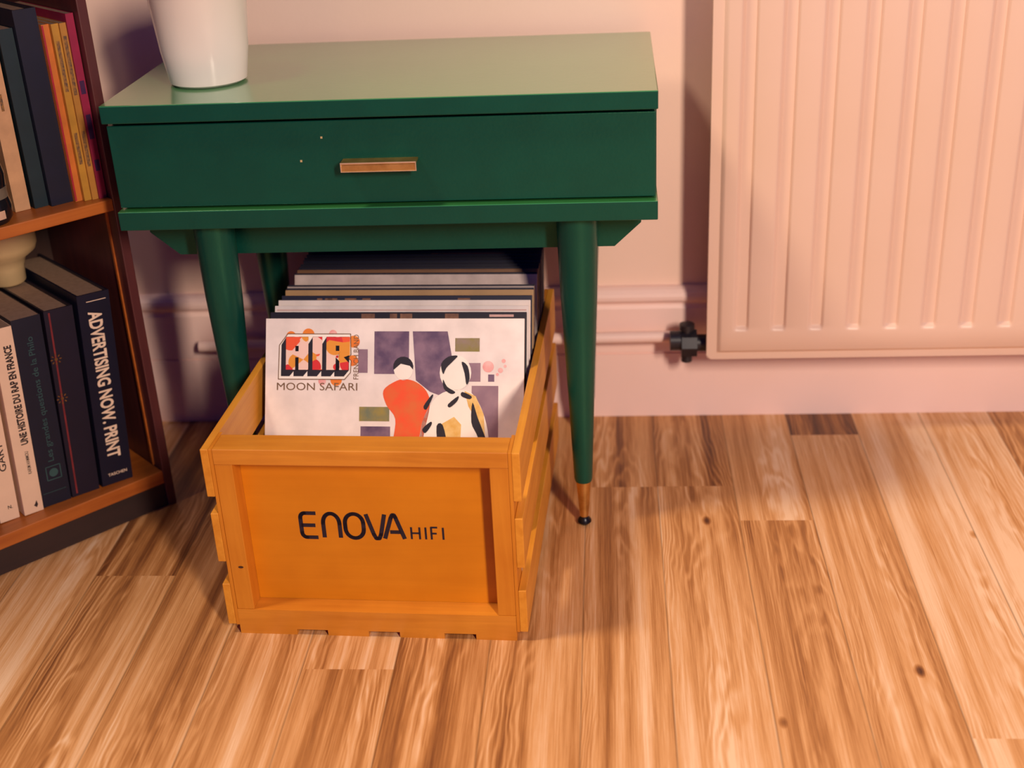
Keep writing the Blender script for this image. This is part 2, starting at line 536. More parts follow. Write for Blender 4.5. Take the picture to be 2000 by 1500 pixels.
# black valve at the low left corner
vx, vy, vz = -0.024, 0.038, 0.0115
bm = BM()
n = 8
tubepts = [(-0.0500, vy, vz + 0.004), (-0.034, vy, vz + 0.004)]
tube(bm, tubepts, 0.0145, 20)
valve = obj('valve', bm, 'valve', rad, smooth=True, label='black radiator valve body')
bm = BM(); tube(bm, [(-0.034, vy, vz), (-0.012, vy, vz)], 0.021, 8)
obj('hex_nut', bm, 'valve', valve)
bm = BM(); tube(bm, [(-0.012, vy, vz), (0.006, vy, vz)], 0.0125, 16)
obj('tail_piece', bm, 'valve', valve, smooth=True)
bm = BM(); lathe(bm, [(0.008, vz - 0.028), (0.008, vz + 0.022), (0.011, vz + 0.022), (0.011, vz + 0.030), (0.006, vz + 0.032)], -0.026, vy, 16)
obj('spindle_cap', bm, 'valve', valve, smooth=True)

# ------------------------------------------------------------ green side table with a drawer
NX, NY = -0.262, 1.437
ns = thing('nightstand', 'green painted mid-century side table with one drawer standing over the record crate', 'side table', (NX, NY, 0), (0, 0, R_(-0.35)))
HW, DP = 0.3165, 0.335
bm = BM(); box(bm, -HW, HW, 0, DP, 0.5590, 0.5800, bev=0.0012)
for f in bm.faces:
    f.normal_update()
    if f.normal.z > 0.35: f.material_index = 1           # upper face: glossier, light from above painted in as lighter green
obj('top_board', bm, ['green', 'green_lit'], ns, label='green table top with a glossy upper face painted lighter as if lit from above')
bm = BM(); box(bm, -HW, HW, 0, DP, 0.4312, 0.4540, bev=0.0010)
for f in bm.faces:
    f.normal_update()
    if f.normal.z > 0.35: f.material_index = 1  # ledge takes the same green with light painted in
obj('bottom_board', bm, ['green', 'green_lit'], ns)
for s in (-1, 1):
    bxobj('side_panel', tuple(sorted((s * (HW - 0.001), s * (HW - 0.016)))) + (0.030, DP, 0.4542, 0.5588), 'green', ns, 0.0006)
bxobj('back_panel', (-HW + 0.017, HW - 0.017, DP - 0.008, DP - 0.002, 0.4542, 0.5588), 'green', ns, 0)
bm = BM()
box(bm, -HW + 0.0015, HW - 0.0025, 0.0095, 0.0285, 0.4565, 0.5545, bev=0.001)
for x0, x1, y0, y1 in ((-HW + 0.03, -HW + 0.042, 0.0285, 0.30), (HW - 0.042, HW - 0.03, 0.0285, 0.30), (-HW + 0.043, HW - 0.043, 0.288, 0.30)):
    box(bm, x0, x1, y0, y1, 0.460, 0.535)
box(bm, -HW + 0.04, HW - 0.04, 0.029, 0.288, 0.460, 0.466)
drawer = obj('drawer', bm, 'green', ns)
# brass tab pull: a plate off the drawer with a folded-down lip
bm = BM()
hx0, hx1 = -0.0430, 0.0440
box(bm, hx0, hx1, -0.0100, 0.0094, 0.5072, 0.5098, bev=0.0005)
box(bm, hx0, hx1, -0.0100, -0.0072, 0.4990, 0.5071, bev=0.0005)
handle = obj('handle', bm, 'brass', drawer, label='brass tab drawer pull')
bm = BM()
box(bm, hx0, hx1, -0.0106, -0.0098, 0.5084, 0.5100)
box(bm, hx0, hx0 + 0.001, -0.0106, -0.0098, 0.4990, 0.5083)
box(bm, hx1 - 0.001, hx1, -0.0106, -0.0098, 0.4990, 0.5083)
box(bm, hx0 + 0.0011, hx1 - 0.0011, -0.0106, -0.0098, 0.4990, 0.4998)  # thin strips of paler brass along the lip
obj('pale_edge', bm, 'brass_edge', handle, label='pale brass edge of the drawer pull')
for sx, sz in ((-0.0655, 0.535), (-0.092, 0.508)):
    bm = BM(); box(bm, sx - 0.0012, sx + 0.0012, 0.0090, 0.0096, sz - 0.0012, sz + 0.0012)
    obj('paint_chip', bm, 'speck', drawer, label='tiny pale chip in the green paint')
# cross beams with cut-back ends
for y0, y1 in ((0.0650, 0.0850), (0.3010, 0.3200)):
    bm = BM()
    prism(bm, [(-0.306, 0.4308), (-0.306, 0.407), (-0.272, 0.3772), (0.2665, 0.3772), (0.2985, 0.407), (0.3000, 0.4308)], 'y', y0, y1)
    obj('cross_beam', bm, 'green', ns)
for lx, ly in ((0.2225, 0.0395), (-0.2165, 0.0395), (0.2225, 0.2750), (-0.2165, 0.2750)):
    bm = BM(); lathe(bm, [(0.0108, 0.066), (0.0118, 0.070), (0.0165, 0.19), (0.0225, 0.33), (0.0250, 0.4305)], lx, ly, 40)
    leg = obj('leg', bm, 'green', ns, smooth=True)
    bm = BM(); lathe(bm, [(0.0055, 0.0125), (0.0060, 0.016), (0.0096, 0.0655)], lx, ly, 32)
    obj('ferrule', bm, 'brass', leg, smooth=True, label='brass cap at the foot of the leg')
    bm = BM(); lathe(bm, [(0, 0.0), (0.006, 0.0004), (0.0092, 0.004), (0.0092, 0.006), (0.006, 0.0105), (0.004, 0.0125), (0, 0.0126)], lx, ly, 24)
    obj('glide', bm, 'black_metal', leg, smooth=True, label='small black foot')

# white pot on the table top, bottom left
pot = thing('flower_pot', 'round white glazed pot standing at the left of the green table top', 'pot', (-0.4807, 1.5525, 0.5803))
bm = BM()
lathe(bm, [(0, 0), (0.042, 0), (0.046, 0.003), (0.052, 0.04), (0.058, 0.105), (0.060, 0.108), (0.060, 0.122), (0.0575, 0.124),
           (0.055, 0.122), (0.054, 0.10), (0.048, 0.02), (0, 0.016)], 0, 0, 64)
obj('pot_body', bm, 'pot', pot, smooth=True)
bm = BM(); lathe(bm, [(0, 0.09), (0.0515, 0.09), (0.052, 0.102), (0.03, 0.106), (0, 0.107)], 0, 0, 40)
obj('soil', bm, 'soil', pot, smooth=True)

# ------------------------------------------------------------ record crate
CO = (-0.2769, 1.2286, 0.0)
CY = R_(-2.5)
crate = thing('record_crate', 'honey coloured wooden record crate with dark lettering on its front panel', 'crate', CO, (0, 0, CY))
PW, CH, CD = 0.1638, 0.2460, 0.475             # half width of the end panel, height, depth


def end_panel(y0, front):
    s = 1 if front else -1
    def B(name, x0, x1, ya, yb, z0, z1, m, parent=None, bev=0.0008):
        a, b = sorted((y0 + s * ya, y0 + s * yb))
        return bxobj(name, (x0, x1, a, b, z0, z1), m, parent or crate, bev)
    B('top_rail', -PW, PW, 0.0, 0.036, 0.2270, CH, 'pine_x')
    for sx in (-1, 1):
        a, b = sorted((sx * PW, sx * (PW - 0.0205)))
        B('stile', a, b, 0.0004, 0.034, 0.0342, 0.2268, 'pine_z')
    # bottom rail with three hand-cut notches
    bm = BM()
    pts = [(-PW, 0.0), (-PW, 0.034), (PW, 0.034), (PW, 0.0)]
    for nx in (0.098, 0.0085, -0.077):
        pts += [(nx + 0.0185, 0.0), (nx + 0.0185, 0.0075), (nx - 0.0185, 0.0075), (nx - 0.0185, 0.0)]
    a, b = sorted((y0, y0 + s * 0.034))
    prism(bm, pts, 'y', a, b)
    obj('bottom_rail', bm, 'pine_x', crate)
    return B('end_board', -PW + 0.0207, PW - 0.0207, 0.0245, 0.0325, 0.0342, 0.2268, 'ply', bev=0)


front = end_panel(0.0, True)
end_panel(CD, False)
for sx in (-1, 1):
    for ya in (0.0, CD - 0.042):
        a, b = sorted((sx * (PW + 0.0002), sx * (PW + 0.0040)))
        bxobj('corner_post', (a, b, ya, ya + 0.042, 0.0120, CH), 'pine_z', crate, 0.0005)
    for z0, z1 in ((0.186, CH), (0.100, 0.1640), (0.0130, 0.0690)):
        a, b = sorted((sx * (PW + 0.0042), sx * (PW + 0.0132)))
        bxobj('side_slat', (a, b, -0.0004, CD, z0, z1), 'pine_y', crate, 0.0008)
for i in range(5):
    x = -0.158 + i * 0.0645
    bxobj('bottom_slat', (x, x + 0.055, 0.0345, CD - 0.0345, 0.0120, 0.0185), 'pine_y', crate, 0.0005)
# lettering on the recessed board (x right, y up, metres on the board face)
bm = BM()
FY = 0.0243


def lf(x, y): return (x, FY, y)


def ltr(lines, ox, oy, sx, sy): return [[(ox + x * sx, oy + y * sy) for x, y in ln] for ln in lines]


E_ = [[(1, 1), (0.28, 1)] + arc(0.28, 0.8, 0.28, 0.2, 90, 180, 5) + arc(0.28, 0.2, 0.28, 0.2, 180, 270, 5) + [(1, 0)], [(0, 0.5), (0.9, 0.5)]]
N_ = [[(0, 0), (0, 0.6)] + arc(0.5, 0.6, 0.5, 0.4, 180, 0, 12) + [(1, 0.6), (1, 0)]]
O_ = [[(0, 0.4)] + arc(0.5, 0.62, 0.5, 0.38, 180, 0, 12) + arc(0.5, 0.38, 0.5, 0.38, 0, -180, 12) + [(0, 0.62)]]
V_ = [[(0, 1), (0.38, 0.16)] + [(0.5, 0.0), (0.68, 0.0), (0.80, 0.16), (1.10, 1)]]
A_ = [[(-0.02, 0.0), (0.40, 0.85), (0.50, 0.98), (0.60, 0.98), (0.66, 0.9), (1.10, 0)], [(0.30, 0.28), (0.90, 0.28)]]
# board-face coordinates of the lettering
x0L, zL, hL = -0.0815, 0.1195, 0.0322
w = 0.0049
for g, dx, sx in ((E_, 0.0, 0.0185), (N_, 0.0260, 0.0190), (O_, 0.0515, 0.0212), (V_, 0.0765, 0.0195), (A_, 0.0968, 0.0205)):
    strokes(bm, ltr(g, x0L + dx, zL, sx, hL), w, lf)
hx, hh, w2 = x0L + 0.1275, 0.0160, 0.0024
H_ = [[(0, 0), (0, 1)], [(1, 0), (1, 1)], [(0, 0.5), (1, 0.5)]]
I_ = [[(0, 0), (0, 1)]]
F_ = [[(0, 0), (0, 1), (1, 1)], [(0, 0.5), (0.85, 0.5)]]
for g, dx, sx in ((H_, 0.0, 0.0095), (I_, 0.0165, 0.01), (F_, 0.0230, 0.0072), (I_, 0.0365, 0.01)):
    strokes(bm, ltr(g, hx + dx, zL, sx, hh), w2, lf)
obj('lettering', bm, 'ink', front, label='dark navy brand lettering')
bm = BM(); bm.faces.new([bm.verts.new((-0.1515 + 0.0032 * math.cos(t * 0.52), -0.0002 + 0.0004, 0.0925 + 0.0016 * math.sin(t * 0.52))) for t in range(12)])
for v in bm.verts: v.co.y = 0.0001
obj('wood_knot', bm, 'knot', crate, label='dark knot in the left stile')

# ------------------------------------------------------------ records
cmat = Matrix.Translation(CO) @ Matrix.Rotation(CY, 4, 'Z')
GRP = 'records leaning in the wooden crate'
JW, JH = 0.3220, 0.3180
ZB = 0.0206


def sleeve_mesh(bm, th, mi_face=0, mi_edge=1):
    # jacket with slightly rounded closed spine side; x centred, front face at y=0, base at z=0
    box(bm, -JW / 2, JW / 2, 0, th, 0, JH, mi=mi_face, bev=0.0006)
    for f in bm.faces:
        if abs(f.normal.y) < 0.5 and f.calc_area() > 1e-7:
            f.material_index = mi_edge


def record_root(ytop, lean, dx, label, group=GRP, name='record'):
    """ytop: crate-local depth of the top front edge"""
    yb = ytop - JH * math.sin(lean)
    p = cmat @ Vector((dx, yb, ZB))
    return thing(name, label, 'record', p, (-lean, 0, CY), group)


cols = {
    'white': (0.90, 0.78, 0.72), 'tan': (0.46, 0.27, 0.12), 'grey': (0.40, 0.32, 0.30), 'black': (0.007, 0.006, 0.022),
    'umber': (0.014, 0.010, 0.018), 'magenta': (0.11, 0.012, 0.035), 'cream': (0.80, 0.62, 0.50), 'brown': (0.20, 0.09, 0.04), 'navy': (0.012, 0.012, 0.035)}
for k_, c_ in cols.items():
    M['card_' + k_] = mat('card_' + k_, c_, 0.5, noise=(28, tuple(min(1, x * 0.82 + 0.004) for x in c_)))
M['edge_worn'] = mat('worn_card_edge', (0.42, 0.26, 0.16), 0.7, noise=(120, (0.14, 0.08, 0.05)))
M['edge_dark'] = mat('dark_card_edge', (0.05, 0.03, 0.03), 0.6, noise=(120, (0.16, 0.09, 0.06)))
M['edge_white'] = mat('white_card_edge', (0.80, 0.66, 0.58), 0.6, noise=(90, (0.66, 0.5, 0.42)))

# the front record, with its printed cover
ROW = [  # depth of the top edge, lean, sideways shift, face, edge, thickness, label
    (0.2323, 27, 0.0010, 'white', 'edge_white', 0.0034, None),
    (0.2496, 26.5, 0.0020, 'umber', 'edge_dark', 0.0034, 'black record sleeve with brown patches, directly behind the pale front record'),
    (0.2673, 26, 0.0030, 'white', 'edge_white', 0.0034, 'white record sleeve, nearer one of the touching white pair'),
    (0.2829, 25.5, 0.0035, 'white', 'edge_white', 0.0034, 'white record sleeve, farther one of the touching white pair'),
    (0.2955, 25, 0.0045, 'navy', 'edge_dark', 0.0034, 'dark patterned record sleeve just behind the two white sleeves'),
    (0.3118, 24.5, 0.0050, 'tan', 'edge_dark', 0.0034, 'tan record sleeve in the middle of the crate'),
    (0.3163, 24.2, 0.0050, 'black', 'edge_dark', 0.0030, 'black record sleeve directly behind the tan one'),
    (0.3213, 24, 0.0050, 'grey', 'edge_worn', 0.0030, 'thin grey record sleeve between two black sleeves'),
    (0.3250, 23.7, 0.0050, 'black', 'edge_dark', 0.0034, 'black record sleeve directly in front of the crumpled silver one'),
    (0.3576, 23, 0.0055, 'plastic_sleeve', 'edge_worn', 0.0034, 'record in a crumpled silvery plastic sleeve'),
    (0.3624, 22.7, 0.0055, 'black', 'edge_dark', 0.0030, 'black record sleeve directly behind the silvery plastic one'),
    (0.3730, 22.4, 0.0058, 'brown', 'edge_worn', 0.0034, 'brown record sleeve with a pale worn edge behind the silvery one'),
    (0.3803, 22, 0.0060, 'black', 'edge_dark', 0.0034, None),
    (0.3896, 21.6, 0.0060, 'black', 'edge_dark', 0.0034, None),
    (0.4011, 21.2, 0.0062, 'navy', 'edge_dark', 0.0034, None),
    (0.4107, 20.8, 0.0062, 'black', 'edge_dark', 0.0034, 'black record sleeve with a pink stripe along its top'),
    (0.4205, 20.4, 0.0063, 'navy', 'edge_dark', 0.0034, None),
    (0.4305, 20, 0.0063, 'black', 'edge_dark', 0.0034, 'black record sleeve with a magenta stripe, near the back of the crate'),
    (0.4407, 19.6, 0.0063, 'black', 'edge_dark', 0.0034, None),
    (0.4530, 19.2, 0.0060, 'umber', 'edge_worn', 0.0034, None),
]
DARK_LABEL = 'plain dark record sleeve among those packed at the back of the crate'
M['stripe_pink'] = mat('pink_stripe', (0.70, 0.42, 0.36), 0.5, noise=(60, (0.6, 0.34, 0.3)))
M['stripe_mag'] = mat('magenta_stripe', (0.20, 0.03, 0.06), 0.5, noise=(60, (0.15, 0.02, 0.05)))
M['print_brown'] = mat('brown_print', (0.28, 0.13, 0.07), 0.5, noise=(90, (0.14, 0.06, 0.035)))
records = []
for i, (yt, ln, dx, fc, ed, th, lab) in enumerate(ROW):
    if i == 0:
        root = record_root(yt, R_(ln), dx, 'foremost record in the crate, pale pink cover with big dotted logo and coloured patches')
    else:
        root = record_root(yt, R_(ln), dx, lab or DARK_LABEL)
    root.rotation_euler[2] += R_(random.uniform(-0.25, 0.25)) if i > 9 else 0
    bm = BM(); sleeve_mesh(bm, th)
    sl = obj('sleeve', bm, [fc if fc in M else 'card_' + fc, ed], root)
    records.append((root, sl))


def flat(bm, pts, fn, mi=0):
    f = bm.faces.new([bm.verts.new(fn(*p)) for p in pts]); f.material_index = mi
    return f


def strip_on(i, x0, x1, z0, z1, m, nm='printed_stripe'):
    bm = BM(); flat(bm, [(x0, z0), (x1, z0), (x1, z1), (x0, z1)], lambda x, z: (x, -0.00025, z))
    obj(nm, bm, m, records[i][1])


for a, b in ((0.030, 0.047), (0.066, 0.075), (0.079, 0.094), (0.135, 0.152)):
    strip_on(1, a - 0.075, b - 0.075, JH - 0.03, JH - 0.002, 'print_brown', 'printed_patch')
strip_on(1, 0.115, 0.145, JH - 0.006, JH - 0.003, 'stripe_pink', 'printed_patch')
strip_on(2, -0.158, 0.158, JH - 0.0062, JH - 0.0048, 'stripe_pink')
strip_on(15, -0.118, -0.055, JH - 0.0065, JH - 0.0045, 'stripe_pink')
strip_on(17, 0.010, 0.125, JH - 0.006, JH - 0.0035, 'stripe_mag')
for k in range(14):
    x = random.uniform(-0.14, 0.14); l = random.uniform(0.004, 0.016)
    if k % 2: strip_on(4, x, x + l, JH - 0.0075, JH - 0.0035, 'print_brown', 'printed_patch')

# cover print of the foremost record. (px, py) is measured on the cover from its top left corner, in 1/1600 m
WD = 514.0


def art_fn(off):
    def f(px, py):
        return ((px / WD - 0.5) * JW, -off, JH - py * (JH / 505.0))
    return f


def ell(cx, cy, rx, ry, n=22, rot=0.0):
    c_, s_ = math.cos(R_(rot)), math.sin(R_(rot))
    return [(cx + rx * math.cos(2 * math.pi * k / n) * c_ - ry * math.sin(2 * math.pi * k / n) * s_,
             cy + rx * math.cos(2 * math.pi * k / n) * s_ + ry * math.sin(2 * math.pi * k / n) * c_) for k in range(n)]


mp = [watercolour('print_purple', (0.10, 0.055, 0.115), (0.25, 0.15, 0.21), 45),
      watercolour('print_mauve', (0.24, 0.14, 0.19), (0.34, 0.21, 0.25), 40),
      watercolour('print_olive', (0.24, 0.20, 0.03), (0.28, 0.20, 0.16), 60),
      watercolour('print_sage', (0.16, 0.18, 0.11), (0.36, 0.26, 0.04), 50),
      watercolour('print_red', (0.85, 0.085, 0.020), (0.72, 0.14, 0.03), 60),
      mat('print_ink', (0.012, 0.009, 0.016), 0.5, noise=(40, (0.02, 0.014, 0.02))),
      watercolour('print_cream', (0.92, 0.84, 0.74), (0.90, 0.80, 0.70), 40),
      watercolour('print_ochre', (0.72, 0.40, 0.08), (0.85, 0.62, 0.26), 60),
      watercolour('print_pink', (0.80, 0.30, 0.28), (0.85, 0.50, 0.46), 70),
      mat('print_brown_type', (0.20, 0.105, 0.045), 0.5, noise=(60, (0.17, 0.09, 0.04))),
      watercolour('print_orange', (0.80, 0.26, 0.02), (0.80, 0.16, 0.02), 50)]
# dotted fill of the logo letters
dm = bpy.data.materials.new('print_dotted'); dm.use_nodes = True
nt = dm.node_tree
tc = nt.nodes.new('ShaderNodeTexCoord'); vo = nt.nodes.new('ShaderNodeTexVoronoi'); vo.inputs['Scale'].default_value = 62
nt.links.new(tc.outputs['Object'], vo.inputs['Vector'])
sx_ = nt.nodes.new('ShaderNodeSeparateColor'); nt.links.new(vo.outputs['Color'], sx_.inputs[0])
cr = nt.nodes.new('ShaderNodeValToRGB'); cr.color_ramp.interpolation = 'CONSTANT'
el = cr.color_ramp.elements
el[0].color = (0.86, 0.10, 0.03, 1); el[1].position = 0.78; el[1].color = (0.90, 0.60, 0.50, 1)
for p_, c_ in ((0.32, (0.80, 0.30, 0.03)), (0.58, (0.70, 0.03, 0.03))):
    e_ = el.new(p_); e_.color = (*c_, 1)
nt.links.new(sx_.outputs[0], cr.inputs[0])
th_ = nt.nodes.new('ShaderNodeMath'); th_.operation = 'GREATER_THAN'; th_.inputs[1].default_value = 0.78
nt.links.new(vo.outputs['Distance'], th_.inputs[0])
mxd = nt.nodes.new('ShaderNodeMix'); mxd.data_type = 'RGBA'; mxd.inputs[7].default_value = (0.88, 0.62, 0.50, 1)
nt.links.new(th_.outputs[0], mxd.inputs[0]); nt.links.new(cr.outputs[0], mxd.inputs[6])
nt.links.new(mxd.outputs[2], nt.nodes['Principled BSDF'].inputs['Base Color'])
nt.nodes['Principled BSDF'].inputs['Roughness'].default_value = 0.5
mp.append(dm)
PU, MA, OL, SA, RE, INK, CR, OC, PI, BR, OR, DO = range(12)
sleeve0 = records[0][1]
bm = BM()
L1, L2, L3, L4 = (art_fn(o_) for o_ in (0.0002, 0.0004, 0.0006, 0.0008))


def rect(x0, y0, x1, y1): return [(x0, y0), (x1, y0), (x1, y1), (x0, y1)]


def sm(pts, n=4):
    """closed smooth outline through the points"""
    out = []
    for i in range(len(pts)):
        p0, p1, p2, p3 = (pts[(i + k) % len(pts)] for k in (-1, 0, 1, 2))
        for q in range(n):
            t = q / n
            out.append(tuple(0.5 * (2 * p1[c] + (p2[c] - p0[c]) * t + (2 * p0[c] - 5 * p1[c] + 4 * p2[c] - p3[c]) * t * t + (3 * p1[c] - p0[c] - 3 * p2[c] + p3[c]) * t ** 3) for c in (0, 1)))
    return out


# panels of colour wash
flat(bm, rect(187, 60, 206, 106), L1, MA)
flat(bm, rect(219, 25, 288, 108), L1, PU)
flat(bm, [(295, 25), (364, 25), (372, 70), (380, 150), (352, 150), (330, 142), (302, 120)], L1, PU)
flat(bm, rect(379, 38, 427, 64), L1, OL)
flat(bm, rect(393, 86, 429, 122), L1, MA)
flat(bm, rect(444, 108, 456, 122), L1, PU)
flat(bm, rect(412, 130, 464, 300), L1, MA)
flat(bm, rect(190, 172, 250, 200), L1, SA)
flat(bm, rect(193, 210, 252, 300), L1, PU)
for cx, cy, r in ((444, 93, 11), (474, 82, 4), (468, 100, 5), (477, 92, 3), (462, 108, 3)): flat(bm, ell(cx, cy, r, r), L1, PI)
# two plain rounded shapes in front of the panels: a red one and a cream and ochre one
flat(bm, sm([(238, 140), (262, 122), (282, 118), (304, 124), (324, 142), (330, 170), (318, 230), (312, 300), (256, 300), (258, 240), (262, 195), (244, 168)]), L2, RE)
flat(bm, ell(277, 98, 19, 22, rot=-8), L2, CR)
flat(bm, [(258, 100)] + arc(277, 94, 20, 20, 175, 375, 10) + [(290, 92), (272, 88)], L3, INK)
flat(bm, ell(380, 105, 31, 34), L2, CR)
flat(bm, sm([(312, 300), (312, 220), (324, 180), (348, 148), (380, 138), (412, 144), (434, 180), (446, 230), (448, 300)]), L2, CR)
flat(bm, [(398, 140), (420, 150), (436, 185), (444, 300), (430, 300), (424, 200), (406, 170)], L3, OC)
flat(bm, [(352, 205), (378, 190), (392, 205), (388, 300), (350, 300)], L3, OC)
for pts in ([(352, 88), (366, 74), (384, 72), (376, 82), (362, 96), (356, 108)], [(392, 84), (404, 92), (408, 116), (402, 128), (398, 106)], [(356, 118), (364, 132), (380, 142), (372, 146), (358, 136)],
            [(394, 142), (412, 150), (408, 156), (392, 150)], [(414, 162), (424, 190), (436, 220), (446, 250), (436, 252), (422, 222), (412, 200)],
            [(344, 208), (356, 206), (364, 245), (348, 245)], [(318, 170), (334, 148), (336, 152), (324, 176)], [(366, 166), (386, 150), (384, 160), (370, 172)], [(316, 214), (332, 200), (334, 206), (322, 222)]):
    flat(bm, sm(pts, 3), L4, INK)


# block-letter logo (measured at 7.69 x) with a dark drop to lower left
def Z(x, y): return (x / 7.692 - 9.5, y / 7.692 - 2.2)


def zf(pts, fn, mi): flat(bm, [Z(*p) for p in pts], fn, mi)


for cx, cy, r in ((740, 255, 92), (1440, 365, 95), (1425, 650, 85), (1175, 945, 88), (470, 280, 75)): zf(ell(cx, cy, r, r * 0.95), L1, OR)
for cx, cy, r in ((1120, 250, 62), (960, 960, 60)): zf(ell(cx, cy, r, r), L1, PI)
outl = [(420, 250), (1392, 250), (1400, 560), (1360, 610), (1402, 650), (1395, 830), (1305, 932), (280, 932), (292, 420)]
zf(outl, L2, CR)
strokes(bm, [[Z(*p) for p in outl + outl[:1]]], 1.6, L3, BR)
for x0, x1 in ((395, 530), (590, 742), (806, 955), (1020, 1165), (1222, 1372)):
    zf([(x0 + 5, 292), (x0 - 72, 415), (x0 - 76, 888), (x1 - 78, 888), (x1, 795), (x1, 292)], L3, INK)
zf(rect(520, 300, 600, 800), L3, INK); zf(rect(1160, 300, 1230, 800), L3, INK); zf(rect(1225, 540, 1375, 680), L3, INK)
for r_ in (rect(395, 295, 540, 790), rect(592, 295, 742, 790), rect(538, 295, 594, 430), rect(538, 512, 594, 602), rect(808, 295, 957, 790),
           rect(1022, 295, 1166, 790), rect(1164, 295, 1385, 425), rect(1222, 424, 1385, 530), rect(1164, 506, 1224, 600)):
    zf(r_, L4, DO)
zf([(1222, 528), (1385, 528), (1385, 565), (1290, 600), (1368, 680), (1364, 790), (1222, 790), (1224, 660), (1166, 600)], L4, DO)
a_, b_ = Z(258, 1098), Z(1502, 985)
put_text(bm, 'MOON SAFARI', lambda x, y: L2(a_[0] + (b_[0] - a_[0]) * x, a_[1] + (b_[1] - a_[1]) * y), 0.0, BR)
a2, b2 = Z(1520, 930), Z(1440, 260)
put_text(bm, 'FRENCH BAND', lambda x, y: L2(a2[0] + (b2[0] - a2[0]) * y * 1.0, a2[1] + (b2[1] - a2[1]) * x), 0.0, BR)
obj('cover_print', bm, mp, sleeve0, label='printed cover with block lettering and colour patches')

# ------------------------------------------------------------ bookcase
TH = R_(46)
BO = Vector((-0.6097, 1.5334, 0))
bc = thing('bookcase', 'reddish brown bookcase standing at an angle in the left corner', 'bookcase', BO, (0, 0, TH))
BWID, BDEP = 0.62, 0.235                          # runs to the left (-x), depth inward (+y)
bmat = Matrix.Translation(BO) @ Matrix.Rotation(TH, 4, 'Z')
for x0 in (-0.010, -BWID):
    bm = BM(); box(bm, x0, x0 + 0.0125, 0, BDEP, 0, 1.78, bev=0.0012)
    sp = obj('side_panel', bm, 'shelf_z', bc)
bxobj('edge_strip', (-0.0122, -0.0101, 0.022, 0.026, 0.058, 0.428), 'shelf_y', bc, 0)
for z0, z1 in ((0.037, 0.056), (0.429, 0.444), (0.80, 0.815), (1.14, 1.155), (1.47, 1.485), (1.765, 1.78)):
    bxobj('shelf', (-BWID + 0.0127, -0.0103, 0.0, BDEP - 0.007, z0, z1), 'shelf_y', bc, 0.0012)
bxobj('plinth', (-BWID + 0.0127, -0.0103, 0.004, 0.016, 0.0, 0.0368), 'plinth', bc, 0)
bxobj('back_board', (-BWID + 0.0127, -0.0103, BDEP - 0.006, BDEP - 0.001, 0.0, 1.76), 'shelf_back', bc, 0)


def cover_mat(name, col, rough=0.4, var=0.8):
    return mat(name, col, rough, noise=(35, tuple(c_ * var for c_ in col)))


def book(label, s0, s1, d, zbase, h, depth, lean, cm, group, round_spine=0.0, name='book', paperback=False):
    """standing book; local x along the shelf (centre), y inward from the spine, z up"""
    wd = s1 - s0
    p = bmat @ Vector(((s0 + s1) / 2, d, zbase + abs(math.sin(lean)) * wd / 2 + 0.0003))
    root = thing(name, label, 'book', p, (0, lean, TH), group)
    t = 0.0006 if paperback else 0.0024
    bm = BM()
    # the cover as one folded sheet: outline in plan, extruded upwards
    hw = wd / 2
    outer = [(-hw, depth)]
    n = 10
    for k in range(n + 1):
        a = -1 + 2 * k / n
        outer.append((a * hw, round_spine * wd * (a * a - 0) if round_spine else 0.0))
    outer.append((hw, depth))
    inner = [(hw - t, depth)]
    for k in range(n + 1):
        a = 1 - 2 * k / n
        inner.append((a * (hw - t), t + (round_spine * wd * a * a if round_spine else 0.0)))
    inner.append((-hw + t, depth))
    prism(bm, outer + inner, 'z', 0, h)
    cv = obj('cover', bm, cm, root)
    i_ = 0.0 if paperback else 0.0035
    bm = BM()
    yf = t + 0.0008 + round_spine * wd
    box(bm, -hw + t + 0.0002, hw - t - 0.0002, yf, depth - (0.0004 if paperback else 0.004), i_ + 0.0002, h - i_ - (0.0006 if paperback else 0))
    obj('pages', bm, 'pages', root)
    return root, cv


GB = 'books on the bottom shelf'
GM = 'books on the middle shelf'
navy = cover_mat('cover_black', (0.004, 0.005, 0.020), 0.45)
white = cover_mat('cover_white', (0.80, 0.55, 0.38), 0.5, 0.94)
M['foil'] = mat('peach_print', (0.88, 0.66, 0.48), 0.5, noise=(40, (0.8, 0.58, 0.42)))
M['teal'] = mat('teal_print', (0.03, 0.085, 0.085), 0.5, noise=(40, (0.025, 0.07, 0.07)))
M['gold'] = mat('gold_print', (0.20, 0.085, 0.02), 0.4, noise=(90, (0.10, 0.03, 0.01)))
M['redline'] = mat('red_spine_line', (0.22, 0.022, 0.025), 0.5, noise=(60, (0.14, 0.012, 0.018)))  # colour of the narrow red line on the dark spine
M['typeblack'] = mat('black_type', (0.02, 0.012, 0.014), 0.5, noise=(60, (0.03, 0.018, 0.02)))


def down_text(bm, txt, xc, hgt, z0, z1, y=-0.0003, bold=0.0, rs=None):
    """reads from top to bottom, letter tops to the right"""
    put_text(bm, txt, lambda x, yy: (xc + (yy - 0.5) * hgt, y, z1 + (z0 - z1) * x), bold)


def up_text(bm, txt, xc, hgt, z0, z1, y=-0.0003, bold=0.0):
    """reads from bottom to top, letter tops to the left"""
    put_text(bm, txt, lambda x, yy: (xc - (yy - 0.5) * hgt, y, z0 + (z1 - z0) * x), bold)


def flat_text(bm, txt, x0, x1, z0, z1, y=-0.0003, bold=0.0):
    put_text(bm, txt, lambda x, yy: (x0 + (x1 - x0) * x, y, z0 + (z1 - z0) * yy), bold)


ZS = 0.0560
